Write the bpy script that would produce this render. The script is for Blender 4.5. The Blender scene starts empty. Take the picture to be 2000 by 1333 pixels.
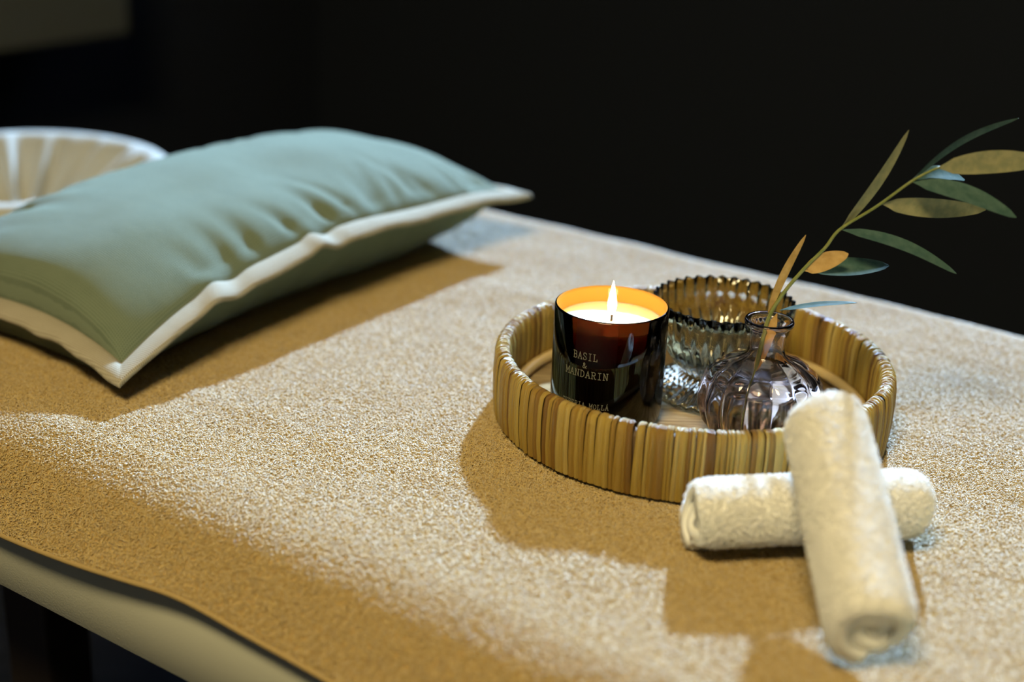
import bpy, bmesh, math, random
import numpy as np
from mathutils import Vector, Matrix, noise

random.seed(7)
scene = bpy.context.scene
C = scene.collection

# ------------------------------------------------------------------ camera
F_PX, PITCH, ROLL = 2778.0, 0.3752, 0.0413
TZ = 0.72                                   # height of the covered table top
CAM = Vector((0.0, 0.0, TZ + 0.4461))
cp, sp, cr, sr = math.cos(PITCH), math.sin(PITCH), math.cos(ROLL), math.sin(ROLL)
FWD = Vector((0, cp, -sp)); UP0 = Vector((0, sp, cp)); R0 = Vector((1, 0, 0))
RGT = R0 * cr + UP0 * sr
UPV = R0 * -sr + UP0 * cr
cam_d = bpy.data.cameras.new('camera'); cam = bpy.data.objects.new('camera', cam_d); C.objects.link(cam)
cam.matrix_world = Matrix(((RGT.x, UPV.x, -FWD.x, CAM.x), (RGT.y, UPV.y, -FWD.y, CAM.y),
                           (RGT.z, UPV.z, -FWD.z, CAM.z), (0, 0, 0, 1)))
cam_d.sensor_width = 36.0; cam_d.lens = 36.0 * F_PX / 2000.0
cam_d.clip_start = 0.05
cam_d.dof.use_dof = True
cam_d.dof.focus_distance = 1.005
cam_d.dof.aperture_fstop = 2.6
scene.camera = cam

def ray(px, py):
    return FWD + RGT * ((px - 1000) / F_PX) + UPV * ((666.5 - py) / F_PX)
def at_z(px, py, z):                        # the point seen at a pixel, z above the table top
    d = ray(px, py); k = (z + TZ - CAM.z) / d.z
    return CAM + d * k
def at_y(px, py, y):
    d = ray(px, py); return CAM + d * (y / d.y)

# ------------------------------------------------------------------ world, sun, exposure
world = bpy.data.worlds.new('world'); scene.world = world; world.use_nodes = True
wb = world.node_tree.nodes['Background']; wb.inputs[0].default_value = (0.55, 0.72, 1.0, 1); wb.inputs[1].default_value = 5.0
SUN_AZ, SUN_EL = math.radians(75), math.radians(30.5)
sun_d = bpy.data.lights.new('sun', 'SUN'); sun = bpy.data.objects.new('sun', sun_d); C.objects.link(sun)
sun_d.energy = 17.5; sun_d.angle = math.radians(2.2); sun_d.color = (0.42, 0.66, 1.0)
sdir = Vector((math.cos(SUN_AZ) * math.cos(SUN_EL), math.sin(SUN_AZ) * math.cos(SUN_EL), math.sin(SUN_EL)))
sun.rotation_euler = sdir.to_track_quat('Z', 'Y').to_euler()
sun.location = (1.2, 4.0, 4.0)
LAMP_W, LAMP_COL = 74.0, (1.0, 0.80, 0.42)
vs = scene.view_settings
vs.view_transform = 'Standard'; vs.look = 'None'; vs.gamma = 1.0; vs.use_curve_mapping = False
vs.exposure = 0.0
scene.display_settings.display_device = 'sRGB'

# ------------------------------------------------------------------ helpers
ANG = -math.atan2(.559, .829)               # the table's own axes: x = towards its foot, y = across
ROT = Matrix.Rotation(ANG, 4, 'Z')
def T(u, v, z):                             # u along the table to its head, v across and away, z above the top
    p = ROT @ Vector((-u, v, 0)); return Vector((p.x, p.y, TZ + z))

def tag(o, label=None, cat=None, group=None, kind=None):
    if label: o['label'] = label
    if cat: o['category'] = cat
    if group: o['group'] = group
    if kind: o['kind'] = kind
    return o
def empty(name, loc, rz=0.0, label=None, cat=None, group=None):
    o = bpy.data.objects.new(name, None); C.objects.link(o)
    o.location = loc; o.rotation_euler = (0, 0, rz); o.empty_display_size = .02
    return tag(o, label, cat, group)
def link(name, me, mat, parent=None, smooth=True):
    o = bpy.data.objects.new(name, me); C.objects.link(o)
    if mat is not None and not me.materials:
        for m in (mat if isinstance(mat, (list, tuple)) else [mat]): me.materials.append(m)
    if parent: o.parent = parent
    if smooth: me.polygons.foreach_set('use_smooth', [True] * len(me.polygons))
    return o
def mesh(name, verts, faces, mat, parent=None, smooth=True):
    me = bpy.data.meshes.new(name); me.from_pydata([tuple(v) for v in verts], [], faces); me.update()
    return link(name, me, mat, parent, smooth)
def frm(bm, name, mat, parent=None, smooth=False):
    me = bpy.data.meshes.new(name); bm.normal_update(); bm.to_mesh(me); bm.free()
    return link(name, me, mat, parent, smooth)
def box(bm, x0, x1, y0, y1, z0, z1, bevel=0.0):
    r = bmesh.ops.create_cube(bm, size=1)
    for v in r['verts']:
        v.co = Vector((x0 + (v.co.x + .5) * (x1 - x0), y0 + (v.co.y + .5) * (y1 - y0), z0 + (v.co.z + .5) * (z1 - z0)))
    if bevel:
        es = list({e for v in r['verts'] for e in v.link_edges})
        bmesh.ops.bevel(bm, geom=es, offset=bevel, segments=2, affect='EDGES', profile=.5)
def grid_faces(n, m, close_n=False, close_m=False, flip=False, off=0):
    fs = []
    for i in range(n if close_n else n - 1):
        for j in range(m if close_m else m - 1):
            a = off + i * m + j; b = off + ((i + 1) % n) * m + j
            c = off + ((i + 1) % n) * m + (j + 1) % m; d = off + i * m + (j + 1) % m
            fs.append((a, d, c, b) if flip else (a, b, c, d))
    return fs
def lathe(name, prof, mat, parent=None, n=64, mod=None, caps=True):
    """prof: (r, z) from the bottom axis outwards and round; mod(angle, k) scales the radius of ring k"""
    vs_, rows = [], []
    for k, (r, z) in enumerate(prof):
        if r < 1e-6:
            rows.append([len(vs_)]); vs_.append((0, 0, z)); continue
        row = []
        for i in range(n):
            a = 2 * math.pi * i / n
            rr, zz = (r, z) if mod is None else mod(a, k, r, z)
            row.append(len(vs_)); vs_.append((rr * math.cos(a), rr * math.sin(a), zz))
        rows.append(row)
    fs = []
    for A, B in zip(rows, rows[1:]):
        for i in range(n):
            j = (i + 1) % n
            if len(A) == 1 and len(B) == 1: continue
            if len(A) == 1: fs.append((A[0], B[j], B[i]))
            elif len(B) == 1: fs.append((A[i], A[j], B[0]))
            else: fs.append((A[i], A[j], B[j], B[i]))
    return mesh(name, vs_, fs, mat, parent)
def tube(pts, radii, n=8, ref=None):
    vs_, fs = [], []
    pts = [Vector(p) for p in pts]
    for i, p in enumerate(pts):
        t = (pts[min(i + 1, len(pts) - 1)] - pts[max(i - 1, 0)]).normalized()
        rf = ref or (Vector((0, 0, 1)) if abs(t.z) < .9 else Vector((1, 0, 0)))
        a = t.cross(rf).normalized(); b = t.cross(a)
        r = radii[i] if isinstance(radii, (list, tuple)) else radii
        for k in range(n):
            w = 2 * math.pi * k / n
            vs_.append(p + (a * math.cos(w) + b * math.sin(w)) * r)
    fs = grid_faces(len(pts), n, close_m=True)
    fs.append(tuple(range(n))); fs.append(tuple(reversed(range((len(pts) - 1) * n, len(pts) * n))))
    return vs_, fs
def spline(pts, n):
    pts = [Vector(p) for p in pts]; out = []
    for i in range(n):
        s = i / (n - 1) * (len(pts) - 1); k = min(int(s), len(pts) - 2); f = s - k
        p0, p1, p2, p3 = pts[max(k - 1, 0)], pts[k], pts[k + 1], pts[min(k + 2, len(pts) - 1)]
        out.append(.5 * ((2 * p1) + (p2 - p0) * f + (2 * p0 - 5 * p1 + 4 * p2 - p3) * f * f + (3 * p1 - p0 - 3 * p2 + p3) * f ** 3))
    return out

# ------------------------------------------------------------------ materials
class NT:
    def __init__(s, name):
        s.m = bpy.data.materials.new(name); s.m.use_nodes = True; s.t = s.m.node_tree
        s.p = s.t.nodes.get('Principled BSDF'); s.out = s.t.nodes.get('Material Output')
    def n(s, kind, **kw):
        x = s.t.nodes.new(kind)
        for k, v in kw.items(): setattr(x, k, v)
        return x
    def l(s, a, b): s.t.links.new(a, b)
def principled(name, col, rough=.6, **kw):
    k = NT(name); k.p.inputs['Base Color'].default_value = (*col, 1); k.p.inputs['Roughness'].default_value = rough
    for a, v in kw.items(): k.p.inputs[a.replace('_', ' ')].default_value = v
    return k
def ramp(k, fac, stops):
    r = k.n('ShaderNodeValToRGB'); cr_ = r.color_ramp
    while len(cr_.elements) < len(stops): cr_.elements.new(.5)
    for e, (p, c) in zip(cr_.elements, stops): e.position = p; e.color = (*c, 1)
    k.l(fac, r.inputs[0]); return r.outputs[0]
def noise_tex(k, scale, detail=4, coord='Object', mapscale=None):
    tc = k.n('ShaderNodeTexCoord'); nz = k.n('ShaderNodeTexNoise'); nz.inputs['Scale'].default_value = scale; nz.inputs['Detail'].default_value = detail
    src = tc.outputs[coord]
    if mapscale:
        mp = k.n('ShaderNodeMapping'); mp.inputs['Scale'].default_value = mapscale; k.l(src, mp.inputs['Vector']); src = mp.outputs[0]
    k.l(src, nz.inputs['Vector']); return nz.outputs['Fac']
def bump(k, fac, strength, dist):
    b = k.n('ShaderNodeBump'); b.inputs['Strength'].default_value = strength; b.inputs['Distance'].default_value = dist
    k.l(fac, b.inputs['Height']); k.l(b.outputs[0], k.p.inputs['Normal']); return b

def mat_dark_floor():
    k = principled('dark_wood_floor', (.012, .009, .007), .55)
    k.l(ramp(k, noise_tex(k, 3, 6, mapscale=(1, 14, 1)), [(.3, (.008, .010, .016)), (.7, (.021, .024, .036))]), k.p.inputs['Base Color'])
    k.p.inputs['Specular IOR Level'].default_value = .15
    return k.m
def mat_dark_wall():
    k = principled('dark_plaster', (.020, .024, .034), .85)
    k.p.inputs['Specular IOR Level'].default_value = .1
    bump(k, noise_tex(k, 40, 5), .2, .003); return k.m
def mat_terry(name, c0, c1, sheen, tint, spec=.1, rough=.95):
    k = principled(name, c0, rough)
    oi = k.n('ShaderNodeObjectInfo')
    k.l(ramp(k, oi.outputs['Random'], [(0, c0), (1, c1)]), k.p.inputs['Base Color'])
    k.p.inputs['Specular IOR Level'].default_value = spec
    k.p.inputs['Sheen Weight'].default_value = sheen; k.p.inputs['Sheen Roughness'].default_value = .4
    k.p.inputs['Sheen Tint'].default_value = (*tint, 1)
    return k.m
def mat_linen(name, c0, c1, scale=170.0, sheen=.15):
    k = principled(name, c0, .9)
    tc = k.n('ShaderNodeTexCoord')
    def wv(direction):
        w = k.n('ShaderNodeTexWave'); w.bands_direction = direction; w.inputs['Scale'].default_value = scale
        w.inputs['Distortion'].default_value = 1.5; w.inputs['Detail'].default_value = 1.0; w.inputs['Detail Scale'].default_value = .4
        k.l(tc.outputs['UV'], w.inputs['Vector']); return w.outputs['Fac']
    mx = k.n('ShaderNodeMath', operation='MAXIMUM'); k.l(wv('X'), mx.inputs[0]); k.l(wv('Y'), mx.inputs[1])
    nz = noise_tex(k, 1.0, 6, mapscale=(45, 90, 45))
    ad = k.n('ShaderNodeMath', operation='MULTIPLY_ADD'); k.l(nz, ad.inputs[0]); ad.inputs[1].default_value = .8
    k.l(mx.outputs[0], ad.inputs[2])
    k.l(ramp(k, ad.outputs[0], [(.7, c0), (1.5 / 1.6, c1)]), k.p.inputs['Base Color'])
    k.p.inputs['Sheen Weight'].default_value = sheen; k.p.inputs['Sheen Roughness'].default_value = .5
    k.p.inputs['Specular IOR Level'].default_value = .1
    bump(k, ad.outputs[0], .45, .0006); return k.m
def mat_cane():
    k = principled('rattan_strip', (.5, .33, .1), .32)
    oi = k.n('ShaderNodeObjectInfo')
    base = ramp(k, oi.outputs['Random'], [(0, (.20, .09, .012)), (.2, (.38, .22, .035)), (.55, (.48, .31, .05)), (.9, (.56, .39, .08)), (1, (.64, .48, .15))])
    tc = k.n('ShaderNodeTexCoord'); mp = k.n('ShaderNodeMapping'); mp.inputs['Scale'].default_value = (900, 40, 40)
    ad = k.n('ShaderNodeVectorMath', operation='ADD'); k.l(tc.outputs['Object'], mp.inputs['Vector']); k.l(mp.outputs[0], ad.inputs[0])
    cb = k.n('ShaderNodeCombineXYZ'); mu = k.n('ShaderNodeMath', operation='MULTIPLY'); mu.inputs[1].default_value = 91.0
    k.l(oi.outputs['Random'], mu.inputs[0])
    for i in range(3): k.l(mu.outputs[0], cb.inputs[i])
    k.l(cb.outputs[0], ad.inputs[1])
    nz = k.n('ShaderNodeTexNoise'); nz.inputs['Scale'].default_value = 1.0; nz.inputs['Detail'].default_value = 4; k.l(ad.outputs[0], nz.inputs['Vector'])
    stain = ramp(k, nz.outputs['Fac'], [(.36, (.30, .20, .12)), (.56, (1, 1, 1))])
    mx = k.n('ShaderNodeMixRGB', blend_type='MULTIPLY'); mx.inputs[0].default_value = .8
    k.l(base, mx.inputs[1]); k.l(stain, mx.inputs[2]); k.l(mx.outputs[0], k.p.inputs['Base Color'])
    bump(k, nz.outputs['Fac'], .5, .0008); return k.m
def mat_glass(name, col, rough=0.0, ior=1.48):
    k = NT(name); g = k.n('ShaderNodeBsdfGlass'); g.inputs['Color'].default_value = (*col, 1); g.inputs['Roughness'].default_value = rough
    g.inputs['IOR'].default_value = ior; k.l(g.outputs[0], k.out.inputs['Surface']); k.t.nodes.remove(k.p); return k.m
def mat_thin_glass(name, tint, diff=None, amount=0.0, ior=1.5):
    """coloured glass thin enough to see straight through, with its mirror reflection"""
    k = NT(name); k.t.nodes.remove(k.p)
    tr = k.n('ShaderNodeBsdfTransparent'); tr.inputs[0].default_value = (*tint, 1); body = tr.outputs[0]
    if diff:
        d = k.n('ShaderNodeBsdfDiffuse'); d.inputs[0].default_value = (*diff, 1)
        m0 = k.n('ShaderNodeMixShader'); m0.inputs[0].default_value = amount
        k.l(body, m0.inputs[1]); k.l(d.outputs[0], m0.inputs[2]); body = m0.outputs[0]
    gl = k.n('ShaderNodeBsdfGlossy'); gl.inputs['Roughness'].default_value = .03
    fr = k.n('ShaderNodeFresnel'); fr.inputs['IOR'].default_value = ior
    mx = k.n('ShaderNodeMixShader'); k.l(fr.outputs[0], mx.inputs[0]); k.l(body, mx.inputs[1]); k.l(gl.outputs[0], mx.inputs[2])
    k.l(mx.outputs[0], k.out.inputs['Surface']); return k.m
def mat_emit(name, col, strength):
    k = NT(name); k.t.nodes.remove(k.p); e = k.n('ShaderNodeEmission'); e.inputs[0].default_value = (*col, 1); e.inputs[1].default_value = strength
    k.l(e.outputs[0], k.out.inputs['Surface']); return k.m
def mat_leaf(name, c0, c1, rough=.45):
    k = principled(name, c0, rough)
    k.l(ramp(k, noise_tex(k, 160, 5), [(.35, c0), (.65, c1)]), k.p.inputs['Base Color'])
    k.p.inputs['Specular IOR Level'].default_value = .25
    bump(k, noise_tex(k, 900, 2), .15, .0004); return k.m

M = {}
M['floor'] = mat_dark_floor(); M['wall'] = mat_dark_wall()
M['ceil'] = principled('cream_ceiling', (.60, .56, .47), .9).m
M['wall_light'] = principled('cream_plaster', (.55, .50, .40), .9).m
M['frame_dark'] = principled('dark_frame_wood', (.03, .018, .01), .45).m
M['pane'] = mat_thin_glass('window_pane_glass', (.97, .98, .98))
k = principled('cream_vinyl', (.62, .62, .50), .5); bump(k, noise_tex(k, 700, 3), .25, .0008); M['vinyl'] = k.m
M['wood'] = principled('dark_table_wood', (.03, .02, .015), .6).m
M['metal'] = principled('grey_metal', (.3, .3, .3), .35, Metallic=1.0).m
TERRY0, TERRY1 = (.42, .28, .075), (.58, .41, .13)
M['terry_ground'] = mat_terry('terry_ground', (.40, .27, .10), (.40, .27, .10), .3, (1, .95, .9))
M['terry'] = mat_terry('terry_loops', TERRY0, TERRY1, 1.0, (.78, .88, 1.0), .9, .5)
M['hem'] = principled('woven_hem', (.40, .28, .11), .8).m
M['towel_ground'] = mat_terry('white_towel_ground', (.90, .89, .85), (.90, .89, .85), .3, (1, 1, 1))
M['towel_pile'] = mat_terry('white_towel_loops', (.90, .89, .85), (.94, .93, .90), .5, (1, 1, 1))
M['sage'] = mat_linen('sage_linen', (.080, .110, .070), (.165, .205, .142))
M['trim'] = mat_linen('off_white_linen', (.26, .23, .165), (.41, .37, .285), sheen=.0)
M['white_cloth'] = principled('white_cotton', (.44, .43, .37), .85, Sheen_Weight=.3).m
M['cane'] = mat_cane()
k = principled('rattan_core', (.10, .055, .02), .6); M['core'] = k.m
k = principled('rattan_base', (.45, .33, .17), .3)
k.l(ramp(k, noise_tex(k, 30, 4, mapscale=(1, 9, 1)), [(.35, (.30, .2, .09)), (.65, (.6, .47, .27))]), k.p.inputs['Base Color']); M['tray_base'] = k.m
k = principled('round_cane', (.60, .44, .2), .35); M['round_cane'] = k.m

# ------------------------------------------------------------------ the room (aligned with the table)
room = dict(u0=-2.6, u1=2.9, v0=-2.2, v1=3.2, h=3.1)
def tb(bm, u0, u1, v0, v1, z0, z1):         # box in the table's axes, z from the floor
    n0 = len(bm.verts); box(bm, -u1, -u0, v0, v1, z0, z1)
    bm.verts.ensure_lookup_table()
    for v in bm.verts[n0:]: v.co = ROT @ v.co
def structure(name, boxes, mat, parent=None):
    bm = bmesh.new()
    for b in boxes: tb(bm, *b)
    o = frm(bm, name, mat, parent)
    if not parent: o['kind'] = 'structure'
    return o
U0, U1, V0, V1, RH = room['u0'], room['u1'], room['v0'], room['v1'], room['h']
structure('floor', [(U0 - .1, U1 + .1, V0 - .1, V1 + .1, -.1, 0)], M['floor'])
structure('ceiling', [(U0 - .1, U1 + .1, V0 - .1, V1 + .1, RH, RH + .1)], M['ceil'])
structure('wall_left', [(U1, U1 + .1, V0 - .1, V1 + .1, 0, RH)], M['wall'])
structure('wall_right', [(U0 - .1, U0, V0 - .1, V1 + .1, 0, RH)], M['wall'])
structure('wall_front', [(U0, U1, V0 - .1, V0, 0, RH)], M['wall_light'])
WU0, WU1, WZ0, WZ1 = .25, 2.55, 1.84, 2.88
structure('wall_back', [(U0, U1, V1, V1 + .1, 0, WZ0), (U0, U1, V1, V1 + .1, WZ1, RH),
                        (U0, WU0, V1, V1 + .1, WZ0, WZ1), (WU1, U1, V1, V1 + .1, WZ0, WZ1)], M['wall'])
win = structure('window_1', [(WU0 - .03, WU1 + .03, V1 - .015, V1 + .08, WZ0 - .03, WZ0), (WU0 - .03, WU1 + .03, V1 - .015, V1 + .08, WZ1, WZ1 + .03),
                             (WU0 - .03, WU0, V1 - .015, V1 + .08, WZ0, WZ1), (WU1, WU1 + .03, V1 - .015, V1 + .08, WZ0, WZ1)], M['frame_dark'])
pd_ = bpy.data.lights.new('window_portal', 'AREA'); pd_.shape = 'RECTANGLE'; pd_.size = WU1 - WU0; pd_.size_y = WZ1 - WZ0; pd_.cycles.is_portal = True
po_ = bpy.data.objects.new('window_portal', pd_); C.objects.link(po_); po_.location = T((WU0 + WU1) / 2, V1 + .09, (WZ0 + WZ1) / 2 - TZ)
po_.rotation_euler = (ROT @ Vector((0, 1, 0))).to_track_quat('Z', 'Y').to_euler()
structure('pane', [(WU0, WU1, V1 + .045, V1 + .05, WZ0, WZ1)], M['pane'], win)

# ------------------------------------------------------------------ massage table
TU0, TU1 = -.75, 1.12                       # foot and head end
VN, VF, RAD = .596, 1.232, .07              # near and far start of the rounded edges, their radius
table = empty('massage_table', T(.2, .91, -TZ), ANG, 'cream vinyl padded massage table under the beige terry cover', 'table')
def tl(u, v, z): return Vector((-(u - .2), v - .91, z + TZ))     # local to the table
def rounded_pad(r, z1, zb, du):
    """outer skin of a pad whose long edges and ends are rounded with radius r below z1"""
    prof = []                                # (v, z) closed loop across
    for i in range(11):
        a = math.pi / 2 * i / 10; prof.append((VN - r * math.cos(a), z1 - r + r * math.sin(a)))
    for i in range(1, 9): prof.append((VN + (VF - VN) * i / 9, z1))
    for i in range(11):
        a = math.pi / 2 * i / 10; prof.append((VF + r * math.sin(a), z1 - r + r * math.cos(a)))
    prof = [(VN - r + .008, zb), (VN - r, zb + .008)] + prof + [(VF + r, zb + .008), (VF + r - .008, zb)]
    us = []
    for i in range(9):
        a = math.pi / 2 * i / 8; us.append((TU0 + du + r - r * math.cos(a), r - r * math.sin(a)))
    for i in range(1, 12): us.append((TU0 + du + r + (TU1 - TU0 - 2 * du - 2 * r) * i / 12, 0))
    for i in range(9):
        a = math.pi / 2 * i / 8; us.append((TU1 - du - r + r * math.sin(a), r - r * math.cos(a)))
    vs_ = []
    for (u, d) in us:
        for (v, z) in prof: vs_.append(tl(u, v, max(zb, z - d)))
    m = len(prof); fs = grid_faces(len(us), m, close_m=True, flip=True)
    fs.append(tuple(range(m))); fs.append(tuple(reversed(range((len(us) - 1) * m, len(us) * m))))
    return vs_, fs
vs_, fs = rounded_pad(.062, -.0075, -.118, .012)
mesh('pad', vs_, fs, M['vinyl'], table)
def part_box(name, parent, mat, u0, u1, v0, v1, z0, z1, bev=.004):
    bm = bmesh.new(); box(bm, -(u1 - .2), -(u0 - .2), v0 - .91, v1 - .91, z0 + TZ, z1 + TZ, bev)
    return frm(bm, name, mat, parent)
part_box('frame', table, M['wood'], TU0 + .1, TU1 - .1, .62, 1.2, -.165, -.118)
for u in (TU0 + .14, TU1 - .14):
    for v in (.70, 1.14):
        part_box('leg', table, M['wood'], u - .03, u + .03, v - .025, v + .025, -TZ, -.165)

# ------------------------------------------------------------------ terry pile by geometry nodes (loops too many to count)
def pile_group(name, mat, density, radius, wire, smin, smax, tilt):
    g = bpy.data.node_groups.new(name, 'GeometryNodeTree')
    g.interface.new_socket('Geometry', in_out='INPUT', socket_type='NodeSocketGeometry')
    g.interface.new_socket('Geometry', in_out='OUTPUT', socket_type='NodeSocketGeometry')
    N = g.nodes.new; L = g.links.new
    gi, go = N('NodeGroupInput'), N('NodeGroupOutput')
    dp = N('GeometryNodeDistributePointsOnFaces'); dp.inputs['Density'].default_value = density
    arc = N('GeometryNodeCurveArc'); arc.inputs['Resolution'].default_value = 6; arc.inputs['Radius'].default_value = radius
    arc.inputs['Start Angle'].default_value = math.radians(-35); arc.inputs['Sweep Angle'].default_value = math.radians(250)
    tr = N('GeometryNodeTransform'); tr.inputs['Rotation'].default_value = (math.pi / 2, 0, 0); tr.inputs['Translation'].default_value = (0, 0, radius * .5)
    ci = N('GeometryNodeCurvePrimitiveCircle'); ci.inputs['Resolution'].default_value = 4; ci.inputs['Radius'].default_value = wire
    cm = N('GeometryNodeCurveToMesh'); sm = N('GeometryNodeSetMaterial'); sm.inputs['Material'].default_value = mat
    ss = N('GeometryNodeSetShadeSmooth')
    ip = N('GeometryNodeInstanceOnPoints')
    rv = N('FunctionNodeRandomValue'); rv.data_type = 'FLOAT_VECTOR'
    rv.inputs[0].default_value = (-tilt, -tilt, 0); rv.inputs[1].default_value = (tilt, tilt, 6.283)
    e2r = N('FunctionNodeEulerToRotation'); rr_ = N('FunctionNodeRotateRotation'); rr_.rotation_space = 'LOCAL'
    rs = N('FunctionNodeRandomValue'); rs.data_type = 'FLOAT'; rs.inputs['Seed'].default_value = 5
    rs.inputs[2].default_value = smin; rs.inputs[3].default_value = smax
    L(gi.outputs[0], dp.inputs['Mesh']); L(arc.outputs['Curve'], tr.inputs['Geometry']); L(tr.outputs[0], cm.inputs['Curve'])
    L(ci.outputs['Curve'], cm.inputs['Profile Curve']); L(cm.outputs[0], ss.inputs[0]); L(ss.outputs[0], sm.inputs['Geometry'])
    L(dp.outputs['Points'], ip.inputs['Points']); L(sm.outputs[0], ip.inputs['Instance'])
    L(rv.outputs[0], e2r.inputs[0]); L(dp.outputs['Rotation'], rr_.inputs[0]); L(e2r.outputs[0], rr_.inputs[1])
    L(rr_.outputs[0], ip.inputs['Rotation']); L(rs.outputs[1], ip.inputs['Scale'])
    L(ip.outputs[0], go.inputs[0])
    return g
def pile(name, verts, faces, group, mat, parent):
    o = mesh(name, verts, faces, mat, parent); o['kind'] = 'stuff'
    md = o.modifiers.new('pile', 'NODES'); md.node_group = group
    return o

# ------------------------------------------------------------------ terry cover
cover = empty('terry_cover', T(.2, .91, 0), ANG, 'beige terry towelling cover spread over the massage table', 'table cover')
def cl(u, v, z): return Vector((-(u - .2), v - .91, z))
def hem_z(u):                                # the hem hangs unevenly
    return -.0465 + .0035 * math.sin(u * 13.0 + .1) + .005 * math.exp(-((u - .60) / .045) ** 2) - .005 * max(0, min(1, (u - .66) / .12))
def cover_prof(u):
    pr = []
    zb = hem_z(u); a0 = math.radians(42)
    v0, z0 = VN - RAD * math.cos(a0), -RAD + RAD * math.sin(a0)
    flare = .021 + .003 * math.sin(u * 17 + 2)
    for i in range(5):
        f = i / 5; pr.append((v0 - flare * (1 - f), zb + (z0 - zb) * (f * .9 + .1 * f * f)))
    for i in range(0, 13):
        a = a0 + (math.pi / 2 - a0) * i / 12
        pr.append((VN - RAD * math.cos(a), -RAD + RAD * math.sin(a)))
    for i in range(1, 40): pr.append((VN + (VF - VN) * i / 40, 0))
    for i in range(13):
        a = math.pi / 2 * i / 12; pr.append((VF + RAD * math.sin(a), -RAD + RAD * math.cos(a)))
    pr.append((VF + RAD + .004, -.085))
    return pr
def cover_grid(u0, u1, nu, lift):
    vs_, m = [], 0
    for i in range(nu):
        u = u0 + (u1 - u0) * i / (nu - 1)
        d = 0.0
        for end, s in ((TU0 + RAD, -1), (TU1 - RAD, 1)):
            x = (u - end) * s
            if x > 0: d = RAD - math.sqrt(max(0, RAD * RAD - min(x, RAD) ** 2))
        pr = cover_prof(u); m = len(pr)
        for (v, z) in pr:
            w = 0
            if -.03 < z + d or True:
                w = .0016 * noise.noise(Vector((u * 14, v * 14, 0))) + .0012 * noise.noise(Vector((u * 5, v * 40, 3.1)))
            zz = z - d
            zz = max(zz, -.085)
            vs_.append(cl(u, v, zz + w * (1 if z > -.02 else .3) + lift))
    return vs_, grid_faces(nu, m, flip=True)
vs_, fs = cover_grid(TU0, TU1, 150, 0)
o = mesh('cloth', vs_, fs, M['terry_ground'], cover)
sd = o.modifiers.new('thick', 'SOLIDIFY'); sd.thickness = .004; sd.offset = -1
vs_, fs = cover_grid(.0, TU1, 130, 0)
terry_g = pile_group('terry_loops', M['terry'], 700000, .0008, .00034, .7, 1.35, .6)
pile('loop_pile', vs_, fs, terry_g, M['terry'], cover)
vs_, fs = cover_grid(TU0, .0, 60, 0)          # towards the foot the loops are set wider
pile('loop_pile', vs_, fs, pile_group('terry_loops_wide', M['terry'], 330000, .0011, .00048, .7, 1.35, .6), M['terry'], cover)
pts = []
for i in range(160):
    u = TU0 + .02 + (TU1 - TU0 - .06) * i / 159
    v, z = cover_prof(u)[0]
    d = max(0, u - (TU1 - RAD)); 
    pts.append(cl(u, v - .0005, z - .001))
hv, hf = tube(pts, .0019, 8); mesh('hem', hv, hf, M['hem'], cover)

# ------------------------------------------------------------------ sage cushion with off-white flange
PC_U, PC_V = .928, .908
cush = empty('cushion', T(PC_U, PC_V, 0), ANG, 'sage green linen lumbar cushion with off-white flanged edge', 'cushion')
LA, LB, FL = .2515, .130, .020               # half length (v), half width (u), flange
rnd = random.Random(3)
creases = [(rnd.uniform(-.95, .95), rnd.uniform(.02, .05), rnd.uniform(.0015, .0040), rnd.uniform(.2, .5), rnd.uniform(-.25, .25), s) for s in (-1, 1) for _ in range(20)]
def seam(a, b):
    e = (.034 - .012 * b * b) if a < 0 else (.060 - .007 * b * b)
    w = abs(a) ** 2.2
    z = (.067 - .006 * (1 - b * b)) * (1 - w) + e * w
    z += (.0016 * math.sin(a * 8 + 1) + .004 * math.exp(-((a + .60) / .05) ** 2) - .003 * math.exp(-((a + .50) / .05) ** 2) + .004 * math.exp(-((a + .12) / .04) ** 2) - .003 * math.exp(-((a + .04) / .04) ** 2)) * abs(b) ** 6
    return z
def outline(a, b, ex=0.0):                   # local x = towards the foot (front), y = across and away
    x = b * (LB + ex) * (1 - .075 * (1 - a * a)) * (1 + .14 * max(0, -a) * max(0, -b))
    y = a * (LA + ex) * (1 - .05 * (1 - b * b))
    return x, y
def puff(a, b):
    return (max(0, 1 - a * a) ** (.33 if a > 0 else .20)) * (max(0, 1 - b * b) ** (.42 if b < 0 else .60)) * (1 + .20 * max(0, a))
def crease(a, b):
    d = 0
    for (a0, w, amp, reach, sl, s) in creases:
        e = (1 - s * b)
        if e < reach * 2:
            d -= amp * math.exp(-((a - a0 - sl * e) / w) ** 2) * math.exp(-(e / reach) ** 2) * min(1, e / .10)
    return d
NA, NB = 120, 70
def cparam(i, n):
    t = -1 + 2 * i / (n - 1); return math.sin(t * math.pi / 2) * .55 + t * .45
def pillow_side(sign, name):
    vs_, uvs = [], []
    for i in range(NA):
        a = cparam(i, NA)
        for j in range(NB):
            b = cparam(j, NB)
            x, y = outline(a, b); s = seam(a, b); p = puff(a, b)
            if sign > 0:
                z = s + .050 * p + crease(a, b) * 1.4 + .004 * noise.noise(Vector((a * 3, b * 2, 1.7))) * p
            else:
                z = s - .085 * p + crease(a, b) * .5
                if z < .005: z = .005 + .0005 * p
                x *= 1 - .0 * p
            vs_.append((x, y, z)); uvs.append((a * LA, b * LB))
    o = mesh(name, vs_, grid_faces(NA, NB, flip=(sign > 0)), M['sage'], cush)
    lay = o.data.uv_layers.new(name='uv')
    for lp in o.data.loops: lay.data[lp.index].uv = uvs[lp.vertex_index]
    return o
pillow_side(1, 'front_panel'); pillow_side(-1, 'back_panel')
per = []
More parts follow.
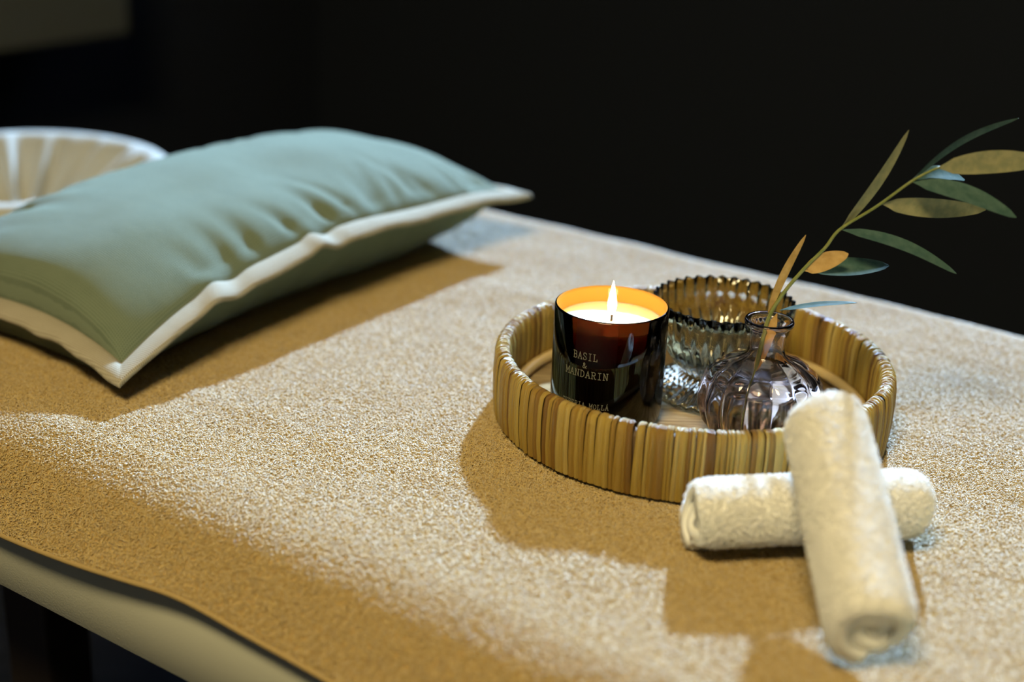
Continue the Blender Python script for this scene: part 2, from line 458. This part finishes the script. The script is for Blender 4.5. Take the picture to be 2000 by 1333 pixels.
for i in range(NA - 1): per.append((cparam(i, NA), -1.0))
for j in range(NB - 1): per.append((1.0, cparam(j, NB)))
for i in range(NA - 1): per.append((cparam(NA - 1 - i, NA), 1.0))
for j in range(NB - 1): per.append((-1.0, cparam(NB - 1 - j, NB)))
vs_, uvs = [], []
prof = [(-.003, .0030), (.004, .0042), (FL * .5, .0036), (FL - .002, .0032), (FL, .0012), (FL, -.0012), (FL - .002, -.0032), (FL * .5, -.0036), (.004, -.0042), (-.003, -.003)]
for n_, (a, b) in enumerate(per):
    w = noise.noise(Vector((a * 5, b * 5, .3)))
    for (e, t) in prof:
        x, y = outline(a, b, e * (1 + .06 * w))
        z = seam(a, b) + t - .004 * (max(e, 0) / FL) ** 1.5 * (1 + .8 * w)
        vs_.append((x, y, z)); uvs.append((n_ * .005, e))
o = mesh('flange', vs_, grid_faces(len(per), len(prof), close_n=True, close_m=True), M['trim'], cush)
lay = o.data.uv_layers.new(name='uv')
for lp in o.data.loops: lay.data[lp.index].uv = (o.data.vertices[lp.vertex_index].co.y, o.data.vertices[lp.vertex_index].co.x)

# ------------------------------------------------------------------ face cradle with a white fitted cover
HU, HV = 1.345, .975
crad = empty('face_cradle', T(HU, HV, -.083), ANG, 'white cloth covered ring headrest with gathers behind the green cushion', 'headrest')
RO, RI, TB = .190, .030, .032
vs_ = []; prof = []
for i in range(24):                          # cross-section from the outer underside over the crest into the middle
    t = i / 23
    if t < .45:
        a = math.radians(-60 + 150 * t / .45); prof.append((RO - TB + TB * math.cos(a), .105 - TB * 1.6 + TB * 1.6 * math.sin(a)))
    else:
        f = (t - .45) / .55; r = (RO - TB) + (RI - RO + TB) * f
        prof.append((r, .105 - .075 * math.sin(f * math.pi / 2) ** 1.3))
n = 160
for k_, (r, z) in enumerate(prof):
    for i in range(n):
        a = 2 * math.pi * i / n
        g = max(0, min(1, (.160 - r) / .05)) if k_ > 10 else 0
        rip = (.010 * math.sin(17 * a + 2 * math.sin(3 * a)) + .005 * math.sin(37 * a + 1)) * g
        vs_.append((r * math.cos(a) * 1.0, r * math.sin(a) * 1.0, z + rip))
fs = grid_faces(len(prof), n, close_m=True, flip=True)
cen = len(vs_); vs_.append((0, 0, .029))
for i in range(n): fs.append(((len(prof) - 1) * n + i, cen, (len(prof) - 1) * n + (i + 1) % n)[::-1])
bot = len(vs_); vs_.append((0, 0, .0))
for i in range(n): fs.append((i, bot, (i + 1) % n))
mesh('cover', vs_, fs, M['white_cloth'], crad)
for s in (-1, 1):
    v_, f_ = tube([(-.02, s * .09, -.020), (.205, s * .09, -.030)], .011, 10); mesh('support_rod', v_, f_, M['metal'], crad)
bm = bmesh.new(); box(bm, -.12, .12, -.13, .13, -.014, .004, .004); frm(bm, 'platform', M['wood'], crad)

# ------------------------------------------------------------------ rattan tray
TRX, TRY = .136, .989
tray = empty('rattan_tray', (TRX, TRY, TZ), 0, 'round rattan tray with a wall wrapped in golden cane strips', 'tray')
LIFT = .003                                  # stands on the loops
R_OUT, R_IN, T_H = .1475, .1365, .0522
core = [(R_IN + .001, .010), (R_IN + .001, T_H - .010), ((R_IN + R_OUT) / 2, T_H - .004), (R_OUT - .0012, T_H - .010), (R_OUT - .0012, .002), (R_IN + .001, .002), (R_IN + .001, .010)]
lathe('rim_core', [(r, z + LIFT) for r, z in core], M['core'], tray, n=96)
lathe('base', [(0, .0), (R_OUT - .004, .0), (R_OUT - .004, .006), (0, .006)], M['tray_base'], tray, n=96).location.z = LIFT
pts = [((R_IN - .0045) * math.cos(2 * math.pi * i / 96), (R_IN - .0045) * math.sin(2 * math.pi * i / 96), .0105 + LIFT) for i in range(96)]
vs_ = []
for i in range(96):
    w = 2 * math.pi * i / 96
    for q in range(8):
        x = 2 * math.pi * q / 8; r = R_IN - .0045 + .0044 * math.cos(x); vs_.append((r * math.cos(w), r * math.sin(w), .0105 + LIFT + .0044 * math.sin(x)))
mesh('inner_ring', vs_, grid_faces(96, 8, True, True, flip=False), M['round_cane'], tray)
def strip_mesh(seed):
    rn = random.Random(seed); path = []
    path += [(R_OUT - .0008, .0008), (R_OUT + .0006, T_H * .3), (R_OUT + .0008, T_H * .62), (R_OUT + .0002, T_H * .84)]
    cxr = (R_IN + R_OUT) / 2; rr_ = (R_OUT - R_IN) / 2
    for a in (35, 70, 105, 140): path.append((cxr + rr_ * math.cos(math.radians(a)), T_H - rr_ * 1.1 + rr_ * 1.1 * math.sin(math.radians(a))))
    path += [(R_IN - .0003, T_H * .8), (R_IN - .0006, T_H * .5), (R_IN, .008)]
    cen_ = Vector((cxr, T_H * .4)); vs_ = []
    bend = rn.uniform(-.25, .25)
    for i, (r, z) in enumerate(path):
        p = Vector((r, z)); nrm = Vector((1, 0)) if i < 4 else (Vector((-1, 0)) if i > 7 else (p - Vector((cxr, T_H - rr_ * 1.1))).normalized())
        wob = bend * math.sin(i / 10 * math.pi) + rn.uniform(-.06, .06)
        for x, lift in ((-.5, -.0006), (-.22, .0006), (.22, .0006), (.5, -.0006)):
            q = p + nrm * lift; vs_.append((x + wob * .5, q.x, q.y))
    me = bpy.data.meshes.new('strip'); me.from_pydata(vs_, [], grid_faces(len(path), 4, flip=True)); me.update()
    me.materials.append(M['cane']); me.polygons.foreach_set('use_smooth', [True] * len(me.polygons)); return me
strips = [strip_mesh(s) for s in range(8)]
rn = random.Random(11); ang = 0.0; count = 0
while ang < 2 * math.pi - .012:
    w = rn.choice([.0024, .0030, .0036, .0042, .0050, .0066])
    da = w / R_OUT
    if ang + da > 2 * math.pi: da = 2 * math.pi - ang; w = da * R_OUT
    o = bpy.data.objects.new('strip', strips[rn.randrange(8)]); C.objects.link(o); o.parent = tray
    # strip meshes run across x with the wall's radius along y
    o.rotation_euler = (0, rn.uniform(-.02, .02), ang + da / 2 - math.pi / 2)
    o.scale = (w * 1.02, 1 + rn.uniform(-.002, .006), 1); o.location.z = LIFT
    ang += da; count += 1

# ------------------------------------------------------------------ scented candle
KX, KY, KB = .0713, .968, .0095
candle = empty('candle', (KX, KY, TZ + KB), 0, 'lit scented candle in a dark amber glass jar on the tray', 'candle')
KH, KR = .0875, .0415
M['jar_out'] = mat_thin_glass('amber_glass_outside', (.075, .032, .016))
M['jar_in'] = mat_thin_glass('amber_glass_inside', (.55, .22, .07), (.75, .36, .07), .55, ior=1.2)
k = principled('candle_wax', (.93, .80, .52), .45, Subsurface_Weight=1.0, Subsurface_Scale=.02)
k.p.inputs['Subsurface Radius'].default_value = (1.0, .55, .2); M['wax'] = k.m
M['wick'] = principled('burnt_wick', (.03, .02, .015), .9).m
M['print'] = principled('printed_lettering', (.20, .18, .14), .6).m
out_p = [(0, 0), (KR - .006, 0), (KR - .002, .0015), (KR - .0008, .005), (KR, .012), (KR, KH - .0012), (KR - .0006, KH - .0003), (KR - .0014, KH)]
lathe('jar', out_p, M['jar_out'], candle, n=96)
in_p = [(KR - .0014, KH), (KR - .0024, KH - .0006), (KR - .003, KH - .002), (KR - .003, .007), (KR - .006, .005), (0, .005)]
lathe('jar_lining', in_p, M['jar_in'], candle, n=96)
WZ = .0755
wr = KR - .0032
lathe('wax', [(0, .0055), (wr - .003, .0055), (wr, .008), (wr, WZ), (wr - .002, WZ + .0004), (wr * .5, WZ - .0008), (0, WZ - .0012)], M['wax'], candle, n=64)
v_, f_ = tube([(0, 0, WZ - .004), (.0003, 0, WZ + .003), (-.0008, -.0004, WZ + .0065)], [.0009, .0009, .0006], 8); mesh('wick', v_, f_, M['wick'], candle)
k = NT('flame'); k.t.nodes.remove(k.p); tc = k.n('ShaderNodeTexCoord'); sx = k.n('ShaderNodeSeparateXYZ'); k.l(tc.outputs['Generated'], sx.inputs[0])
em = k.n('ShaderNodeEmission'); k.l(ramp(k, sx.outputs['Z'], [(0, (1, .55, .2)), (.25, (1, .80, .45)), (1, (1, .74, .36))]), em.inputs[0])
em.inputs[1].default_value = 95.0; k.l(em.outputs[0], k.out.inputs['Surface']); M['flame'] = k.m
fl = [(0, 0), (.0016, .001), (.0028, .004), (.0034, .0075), (.0031, .011), (.0023, .0155), (.0013, .0205), (.0005, .0245), (0, .0262)]
o = lathe('flame', fl, M['flame'], candle, n=20); o.location = (0, 0, WZ + .0035)

GLYPH = {                                    # slab-serif strokes in a unit cell
 'B': [[(.1, 0), (.6, 0), (.85, .12), (.85, .4), (.6, .52), (.2, .52)], [(.2, 0), (.2, 1)], [(.05, 1), (.55, 1), (.78, .9), (.78, .62), (.6, .52)]],
 'A': [[(.12, 0), (.5, 1), (.88, 0)], [(.26, .36), (.74, .36)], [(0, 0), (.28, 0)], [(.72, 0), (1, 0)]],
 'S': [[(.82, .75), (.75, .95), (.5, 1), (.22, .93), (.18, .7), (.4, .54), (.7, .44), (.84, .24), (.72, .04), (.45, 0), (.2, .06), (.14, .28)]],
 'I': [[(.5, 0), (.5, 1)], [(.25, 0), (.75, 0)], [(.25, 1), (.75, 1)]],
 'L': [[(.1, 0), (.88, 0), (.88, .3)], [(.28, 0), (.28, 1)], [(.08, 1), (.5, 1)]],
 'M': [[(.12, 0), (.12, 1), (.5, .3), (.88, 1), (.88, 0)], [(0, 0), (.28, 0)], [(.72, 0), (1, 0)], [(0, 1), (.14, 1)], [(.86, 1), (1, 1)]],
 'N': [[(.18, 0), (.18, 1), (.82, 0), (.82, 1)], [(.04, 0), (.34, 0)], [(.66, 1), (.96, 1)], [(.04, 1), (.2, 1)]],
 'D': [[(.08, 0), (.5, 0), (.82, .2), (.88, .5), (.82, .8), (.5, 1), (.08, 1)], [(.22, 0), (.22, 1)]],
 'R': [[(.22, 0), (.22, 1)], [(.06, 1), (.58, 1), (.8, .9), (.8, .6), (.58, .5), (.22, .5)], [(.52, .5), (.8, 0), (.98, 0)], [(.06, 0), (.4, 0)]],
 'C': [[(.86, .72), (.86, .95)], [(.86, .78), (.7, .95), (.48, 1), (.22, .85), (.14, .5), (.22, .15), (.48, 0), (.72, .06), (.88, .22)]],
 'E': [[(.08, 0), (.85, 0), (.85, .26)], [(.24, 0), (.24, 1)], [(.08, 1), (.82, 1), (.82, .76)], [(.24, .52), (.62, .52)]],
 'O': [[(.5, 0), (.22, .14), (.12, .5), (.22, .86), (.5, 1), (.78, .86), (.88, .5), (.78, .14), (.5, 0)]],
 '&': [[(.95, .45), (.7, .12), (.42, 0), (.18, .1), (.16, .34), (.5, .58), (.6, .82), (.44, 1), (.28, .88), (.32, .66), (.9, 0)]],
 "'": [[(.42, 1.12), (.62, 1.32)]],
}
def lettering(text, a_mid, z_mid, h, adv, wcell, stroke, name):
    vs_, fs = [], []
    r0 = KR + .00012
    cells = []
    for ch in text:
        if ch == "'": cells[-1][1].append("'")
        else: cells.append([ch, []])
    total = adv * len(cells)
    for i, (ch, acc) in enumerate(cells):
        x0 = -total / 2 + i * adv + (adv - wcell) / 2
        if ch == ' ': continue
        lines = list(GLYPH[ch]) + [q for m_ in acc for q in GLYPH[m_]]
        for ln in lines:
            for (p, q) in zip(ln, ln[1:]):
                P0 = Vector((x0 + p[0] * wcell, p[1] * h)); P1 = Vector((x0 + q[0] * wcell, q[1] * h))
                d = (P1 - P0); 
                if d.length < 1e-9: continue
                d.normalize(); nn = Vector((-d.y, d.x)) * stroke / 2; ex = d * stroke * .4
                b_ = len(vs_)
                for w in (P0 - ex - nn, P1 + ex - nn, P1 + ex + nn, P0 - ex + nn):
                    a = a_mid + w.x / KR
                    vs_.append((r0 * math.cos(a), r0 * math.sin(a), z_mid - h / 2 + w.y))
                fs.append((b_, b_ + 1, b_ + 2, b_ + 3))
    return mesh(name, vs_, fs, M['print'], candle, smooth=False)
A_TXT = math.atan2(-KY, -KX) - math.radians(23.5)
lettering('BASIL', A_TXT, .0605, .0052, .0039, .0034, .00055, 'lettering')
lettering('&', A_TXT, .0535, .0040, .0039, .0034, .00055, 'lettering')
lettering('MANDARIN', A_TXT + .02, .0470, .0050, .0043, .0037, .00055, 'lettering')
lettering("CERERIA MOLLA'", A_TXT + .02, .0232, .0036, .0029, .0025, .0004, 'lettering')

# ------------------------------------------------------------------ footed ribbed glass bowl
BX, BY = .1600, 1.020
bowl = empty('glass_bowl', (BX, BY, TZ + .0095), 0, 'footed smoky ribbed glass bowl with scalloped rim behind the vase', 'bowl')
M['smoky'] = mat_glass('smoky_glass', (.88, .89, .86)); M['smoky'].node_tree.nodes['Glass BSDF'].inputs['IOR'].default_value = 1.5
NR = 34
bo = [(0, 0), (.047, 0), (.0520, .0015), (.0525, .004), (.048, .0062), (.043, .0085), (.038, .0108), (.032, .0135), (.0265, .0175), (.029, .021), (.034, .026), (.0395, .034), (.0445, .044), (.0480, .0485), (.0500, .0535), (.052, .064), (.053, .0757), (.0526, .0767)]
bi = [(.0508, .0764), (.0498, .064), (.0475, .052), (.0420, .042), (.036, .033), (.028, .027), (.017, .0245), (0, .024)]
bp = bo + bi; nb = len(bo)
def bowl_mod(a, k, r, z):
    if k >= nb: return r, z + (.0006 * math.cos(NR * a) if k == nb else 0)
    if z < .0125 and r > .03: amp, ph = .0, 0
    ph = 0 if z > .049 else math.pi
    amp = .0014 if z > .02 else 0.0
    zz = z
    if .003 < z < .0140 and r > .030: zz = z + .0017 * math.cos(NR * a)
    if .046 < z < .055: zz = z + .0028 * math.cos(NR * a)
    if z > .070: zz = z + .0006 * math.cos(NR * a)
    return r + amp * math.cos(NR * a + ph), zz
lathe('bowl_body', bp, M['smoky'], bowl, n=NR * 8, mod=bowl_mod)

# ------------------------------------------------------------------ bud vase with water
VX, VY, VB = .180, .937, .0095
vase = empty('bud_vase', (VX, VY, TZ + VB), 0, 'small round ribbed pink-clear glass bud vase holding water', 'vase')
M['pink'] = mat_glass('pink_clear_glass', (1.0, .955, .97), 0.0, 1.36); M['water'] = mat_glass('water', (.98, .98, .99), 0, 1.33)
vo = [(0, 0), (.026, 0), (.032, .003), (.040, .014), (.0435, .026), (.0438, .034), (.0415, .044), (.0355, .0535), (.026, .0605), (.0175, .0640), (.0135, .0670), (.0125, .072), (.0124, .080), (.0130, .0845), (.0150, .0868), (.0170, .0885), (.0176, .0905), (.0168, .0922)]
vi = [(.0150, .0918), (.0128, .0895), (.0112, .086), (.0108, .080), (.0109, .070), (.0120, .0655), (.0165, .0618), (.0250, .0582), (.0340, .0518), (.0397, .0430), (.0419, .034), (.0416, .026), (.038, .0145), (.030, .005), (0, .004)]
NV = 14
def vase_mod(a, k, r, z):
    w = math.sin(math.pi * min(1, max(0, z / .064))) ** .7 if z < .064 else 0
    amp = .0030 if k < len(vo) else .0010
    return r + amp * w * (abs(math.cos(NV * a / 2)) - .6) * 1.6, z
lathe('glass_body', vo + vi, M['pink'], vase, n=NV * 12, mod=vase_mod)
wl = .0475
wp = [(0, .0037), (.030, .0047), (.0382, .0145), (.0418, .026), (.0421, .034), (.0399, .0430), (.0372, wl), (0, wl)]
lathe('water', wp, M['water'], vase, n=NV * 12, mod=lambda a, k, r, z: (r + .0010 * (math.sin(math.pi * z / .064) ** .7) * (abs(math.cos(NV * a / 2)) - .6) * 1.6, z))

# ------------------------------------------------------------------ olive sprig
root = at_y(1500, 622, VY)
sprig = empty('olive_sprig', Vector((VX - .012, VY - .004, TZ + VB + .0105)), 0, 'olive sprig with narrow grey-green leaves standing in the bud vase', 'sprig')
SB = sprig.location.copy()
M['stem'] = mat_leaf('olive_stem', (.16, .19, .04), (.24, .24, .07))
M['leaf_top'] = mat_leaf('olive_leaf_top', (.035, .082, .068), (.065, .118, .098), .6)
M['leaf_under'] = mat_leaf('olive_leaf_underside', (.20, .20, .10), (.30, .27, .13), .6)
M['leaf_lamplit'] = mat_leaf('olive_leaf_lamplit', (.42, .24, .06), (.55, .33, .10), .6)  # orange-brown of the warm lamplight put into the leaf colour
def yd(px): return VY + (px - 1500) * -.00006 # the sprig leans a little towards the camera to the right
stem_px = [(1499, 628), (1529, 575), (1570, 526), (1611, 485), (1641, 448), (1713, 403), (1784, 352), (1836, 326)]
sp_ = [SB + Vector((0, 0, 0)), SB + Vector((.006, .002, .045))] + [at_y(x, y, yd(x)) for x, y in stem_px]
sp_ = spline(sp_, 48)
v_, f_ = tube([p - SB for p in sp_], [.0017 - .0009 * i / 47 for i in range(48)], 8, Vector((0, 1, 0))); mesh('stem', v_, f_, M['stem'], sprig)
def leaf(p0, p1, width, bend, side, twist, top='leaf_top', under='leaf_under', dy=0.0, mid=None):
    """leaf blade between two pixels of the sprig's plane; bend lifts the middle, twist turns the blade about its length"""
    A = at_y(*p0, yd(p0[0])); B = at_y(*p1, yd(p0[0]) + dy)
    ax = (B - A); ln = ax.length; ax.normalize()
    view = (A - CAM).normalized(); sd = ax.cross(view).normalized(); nr = sd.cross(ax).normalized()
    if nr.dot(view) > 0: nr = -nr
    q = Matrix.Rotation(twist, 3, ax); W_ = q @ sd; Nn = q @ nr
    n_, vs_ = 16, []
    for layer in (.00022, -.00022):
        for i in range(n_):
            t = i / (n_ - 1)
            w = width * .5 * (math.sin(math.pi * min(1, max(0, (t * .96 + .02))) ** .9) ** .62) * (1 if t > .12 else .25 + .75 * t / .12)
            if i in (0, n_ - 1): w = width * .03
            c = A + ax * (ln * t) + sd * (bend * ln * math.sin(math.pi * t)) - Vector((0, 0, 1)) * side * ln * t * t
            for s in (-1, -.5, 0, .5, 1):
                vs_.append(c + W_ * (s * w) + Nn * (.14 * abs(s) * w + layer * (1.02 - s * s)) - SB)
    N5 = n_ * 5; fs = grid_faces(n_, 5) + grid_faces(n_, 5, flip=True, off=N5); nf = len(fs) // 2
    mi = [0] * nf + [1] * nf
    me = bpy.data.meshes.new('leaf'); me.from_pydata([tuple(v) for v in vs_], [], fs); me.update()
    o = link('leaf', me, [M[top], M[under]], sprig)
    me.polygons.foreach_set('material_index', mi)
    return o
PX = .00037
leaf((1500, 612), (1574, 459), 17 * PX, .03, 0, .5, 'leaf_lamplit', 'leaf_top')
leaf((1522, 607), (1674, 592), 15 * PX, .03, 0, -.9, dy=-.01)
leaf((1571, 529), (1657, 496), 34 * PX, .03, 0, .15, 'leaf_lamplit', 'leaf_lamplit', dy=-.006)
leaf((1576, 526), (1736, 519), 44 * PX, .0, 0, -.66, dy=.012)
leaf((1644, 449), (1868, 535), 28 * PX, .06, 0, -.74, dy=-.01)
leaf((1643, 446), (1775, 254), 26 * PX, -.03, 0, .85, 'leaf_under', 'leaf_top', dy=.01)
leaf((1722, 398), (1925, 410), 36 * PX, -.01, 0, .2, 'leaf_under', 'leaf_top', dy=.02)
leaf((1782, 355), (1985, 425), 42 * PX, .05, 0, -.74, dy=-.015)
leaf((1790, 357), (1884, 351), 36 * PX, .10, 0, -.68, dy=.03)
leaf((1832, 328), (2052, 316), 42 * PX, .03, 0, .25, 'leaf_under', 'leaf_top', dy=.0)
leaf((1784, 350), (1990, 231), 19 * PX, .07, 0, .9, dy=.03)
leaf((1518, 612), (1472, 735), 22 * PX, .0, 0, .3, 'leaf_lamplit', 'leaf_under', dy=.0)

# ------------------------------------------------------------------ rolled white towels
def towel_roll(name, A, B, R, turns, phase, label):
    A, B = Vector(A), Vector(B); ax = (B - A).normalized(); ln = (B - A).length
    th = empty(name, A, 0, label, 'towel', 'rolled white towels beside the tray')
    sd = ax.cross(Vector((0, 0, 1))).normalized(); up = sd.cross(ax).normalized()
    gap = R / (turns + .35); NS, NL = int(40 * turns), 26
    inner, outer = [], []
    rn_ = random.Random(name + str(phase))
    def ring(f, off):
        a = phase + f * turns * 2 * math.pi
        r = gap * .35 + (R - gap * .35) * f + off
        sq = 1 + .06 * math.cos(2 * a)
        return r * math.cos(a) * (2 - sq), r * math.sin(a) * (sq * .0 + .97)
    vs_ = []
    def row(f, off, shrink):
        out = []
        for j in range(NL):
            t = j / (NL - 1)
            e = .0028 * math.exp(-min(t, 1 - t) / .02)
            x, y = ring(f, off - e * (f > .6))
            core_in = (1 - f) * .004 + .0015 * math.sin(f * 31)
            s = (t * (ln - 2 * core_in) + core_in)
            n1 = .0012 * noise.noise(Vector((s * 40, f * 25, phase)))
            p = ax * s + sd * (x * (1 + n1 * 10)) + up * (y * (1 + n1 * 10))
            out.append(p)
        return out
    thick = gap * .86
    rows_o = [row(i / NS, 0, 0) for i in range(NS + 1)]
    rows_i = [row(i / NS, -thick if i / NS * turns > .35 else -thick * .45, 0) for i in range(NS + 1)]
    ring_rows = rows_o + rows_i[::-1]
    vs_ = [p for r_ in ring_rows for p in r_]
    fs = grid_faces(len(ring_rows), NL, close_n=True)
    half = NS + 1; tot = len(ring_rows)
    for i in range(NS):                     # the two rolled ends
        a, b, c, d = i, i + 1, tot - 2 - i, tot - 1 - i
        fs.append((a * NL, d * NL, c * NL, b * NL)); fs.append((a * NL + NL - 1, b * NL + NL - 1, c * NL + NL - 1, d * NL + NL - 1))
    o = mesh('rolled_cloth', vs_, fs, M['towel_ground'], th)
    bm = bmesh.new(); bm.from_mesh(o.data); bmesh.ops.recalc_face_normals(bm, faces=bm.faces); bm.to_mesh(o.data); bm.free()
    # pile on the outermost turn
    first = int(NS * (turns - 1.05) / turns); outer_faces = []
    for i in range(first, NS):
        for j in range(NL - 1): outer_faces.append((i * NL + j, (i + 1) * NL + j, (i + 1) * NL + j + 1, i * NL + j + 1))
    used = sorted({q for f in outer_faces for q in f}); ix = {q: n_ for n_, q in enumerate(used)}
    me2 = bpy.data.meshes.new('loop_pile'); me2.from_pydata([tuple(vs_[q]) for q in used], [], [tuple(ix[q] for q in f) for f in outer_faces]); me2.update()
    mid_f = me2.polygons[len(me2.polygons) // 2]; c_ = mid_f.center; rad_ = c_ - ax * c_.dot(ax)
    if mid_f.normal.dot(rad_) < 0: me2.flip_normals()
    me2.materials.append(M['towel_pile'])
    o2 = bpy.data.objects.new('loop_pile', me2); C.objects.link(o2); o2.parent = th; o2['kind'] = 'stuff'
    md = o2.modifiers.new('pile', 'NODES'); md.node_group = towel_g
    return th
towel_g = pile_group('towel_loops', M['towel_pile'], 700000, .0010, .00022, .5, 1.3, .7)
RL, RU = .0275, .0300
a0 = at_z(1352, 1012, RL + .002); b0 = at_z(1802, 990, RL + .002)
towel_roll('rolled_towel', a0, b0, RL, 2.4, -math.pi / 2 - .2 - 2.4 * 2 * math.pi, 'white terry towel roll lying flat on the cover against the tray')
n0 = at_z(1716, 1240, RU + .002); mid_l = a0.lerp(b0, .62)
f0 = at_z(1616, 812, 2 * RL + RU + .009)
towel_roll('rolled_towel', n0, f0, RU, 2.3, -math.pi / 2 - .1 - 2.3 * 2 * math.pi, 'white terry towel roll propped across the other roll with spiral end facing front')

# ------------------------------------------------------------------ pale wall cabinet, far in the dark
CU, CV0, CV1, CZ0, CZ1 = 2.6, 1.32, 2.225, .592, 1.35
cab = empty('wall_cabinet', T(CU + .15, (CV0 + CV1) / 2, CZ0 - TZ), ANG, 'dim grey-green cabinet hanging on the dark wall beyond the headrest', 'cabinet')
M['pale'] = principled('grey_green_lacquer', (.10, .105, .085), .6).m
def cab_box(name, u0, u1, v0, v1, z0, z1, mat, parent, bev=.003):
    bm = bmesh.new(); box(bm, -(u1 - CU - .15), -(u0 - CU - .15), v0 - (CV0 + CV1) / 2, v1 - (CV0 + CV1) / 2, z0 - CZ0, z1 - CZ0, bev)
    return frm(bm, name, mat, parent)
cab_box('body', CU + .02, U1, CV0, CV1, CZ0, CZ1, M['pale'], cab)
vm = (CV0 + CV1) / 2
for (p, q, hv_) in ((CV0, vm - .002, vm - .05), (vm + .002, CV1, vm + .05)):
    d = cab_box('door', CU, CU + .019, p, q, CZ0, CZ1, M['pale'], cab)
    cab_box('handle', CU - .02, CU, hv_ - .006, hv_ + .006, .95, 1.1, M['metal'], d, .002)

# ------------------------------------------------------------------ warm ceiling lamp behind the camera
lp = T(.12, -.62, 0); lp.z = RH
lamp = empty('ceiling_lamp', lp, 0, 'round warm white ceiling lamp', 'lamp')
lathe('housing', [(0, 0), (.50, 0), (.50, -.05), (.485, -.05), (.485, -.02), (0, -.02)], M['metal'], lamp, n=48)
lathe('diffuser', [(0, -.022), (.482, -.022), (.482, -.045), (0, -.047)], mat_emit('warm_diffuser', LAMP_COL, 4.0), lamp, n=48)
ld = bpy.data.lights.new('lamp_light', 'AREA'); ld.shape = 'DISK'; ld.size = .95; ld.energy = LAMP_W; ld.color = LAMP_COL; ld.spread = math.radians(150)
lo = bpy.data.objects.new('lamp_light', ld); C.objects.link(lo); lo.parent = lamp; lo.location = (0, 0, -.06)
aim = T(.45, .8, 0) - (lp + Vector((0, 0, -.06)))
lo.rotation_euler = (-aim).to_track_quat('Z', 'Y').to_euler()
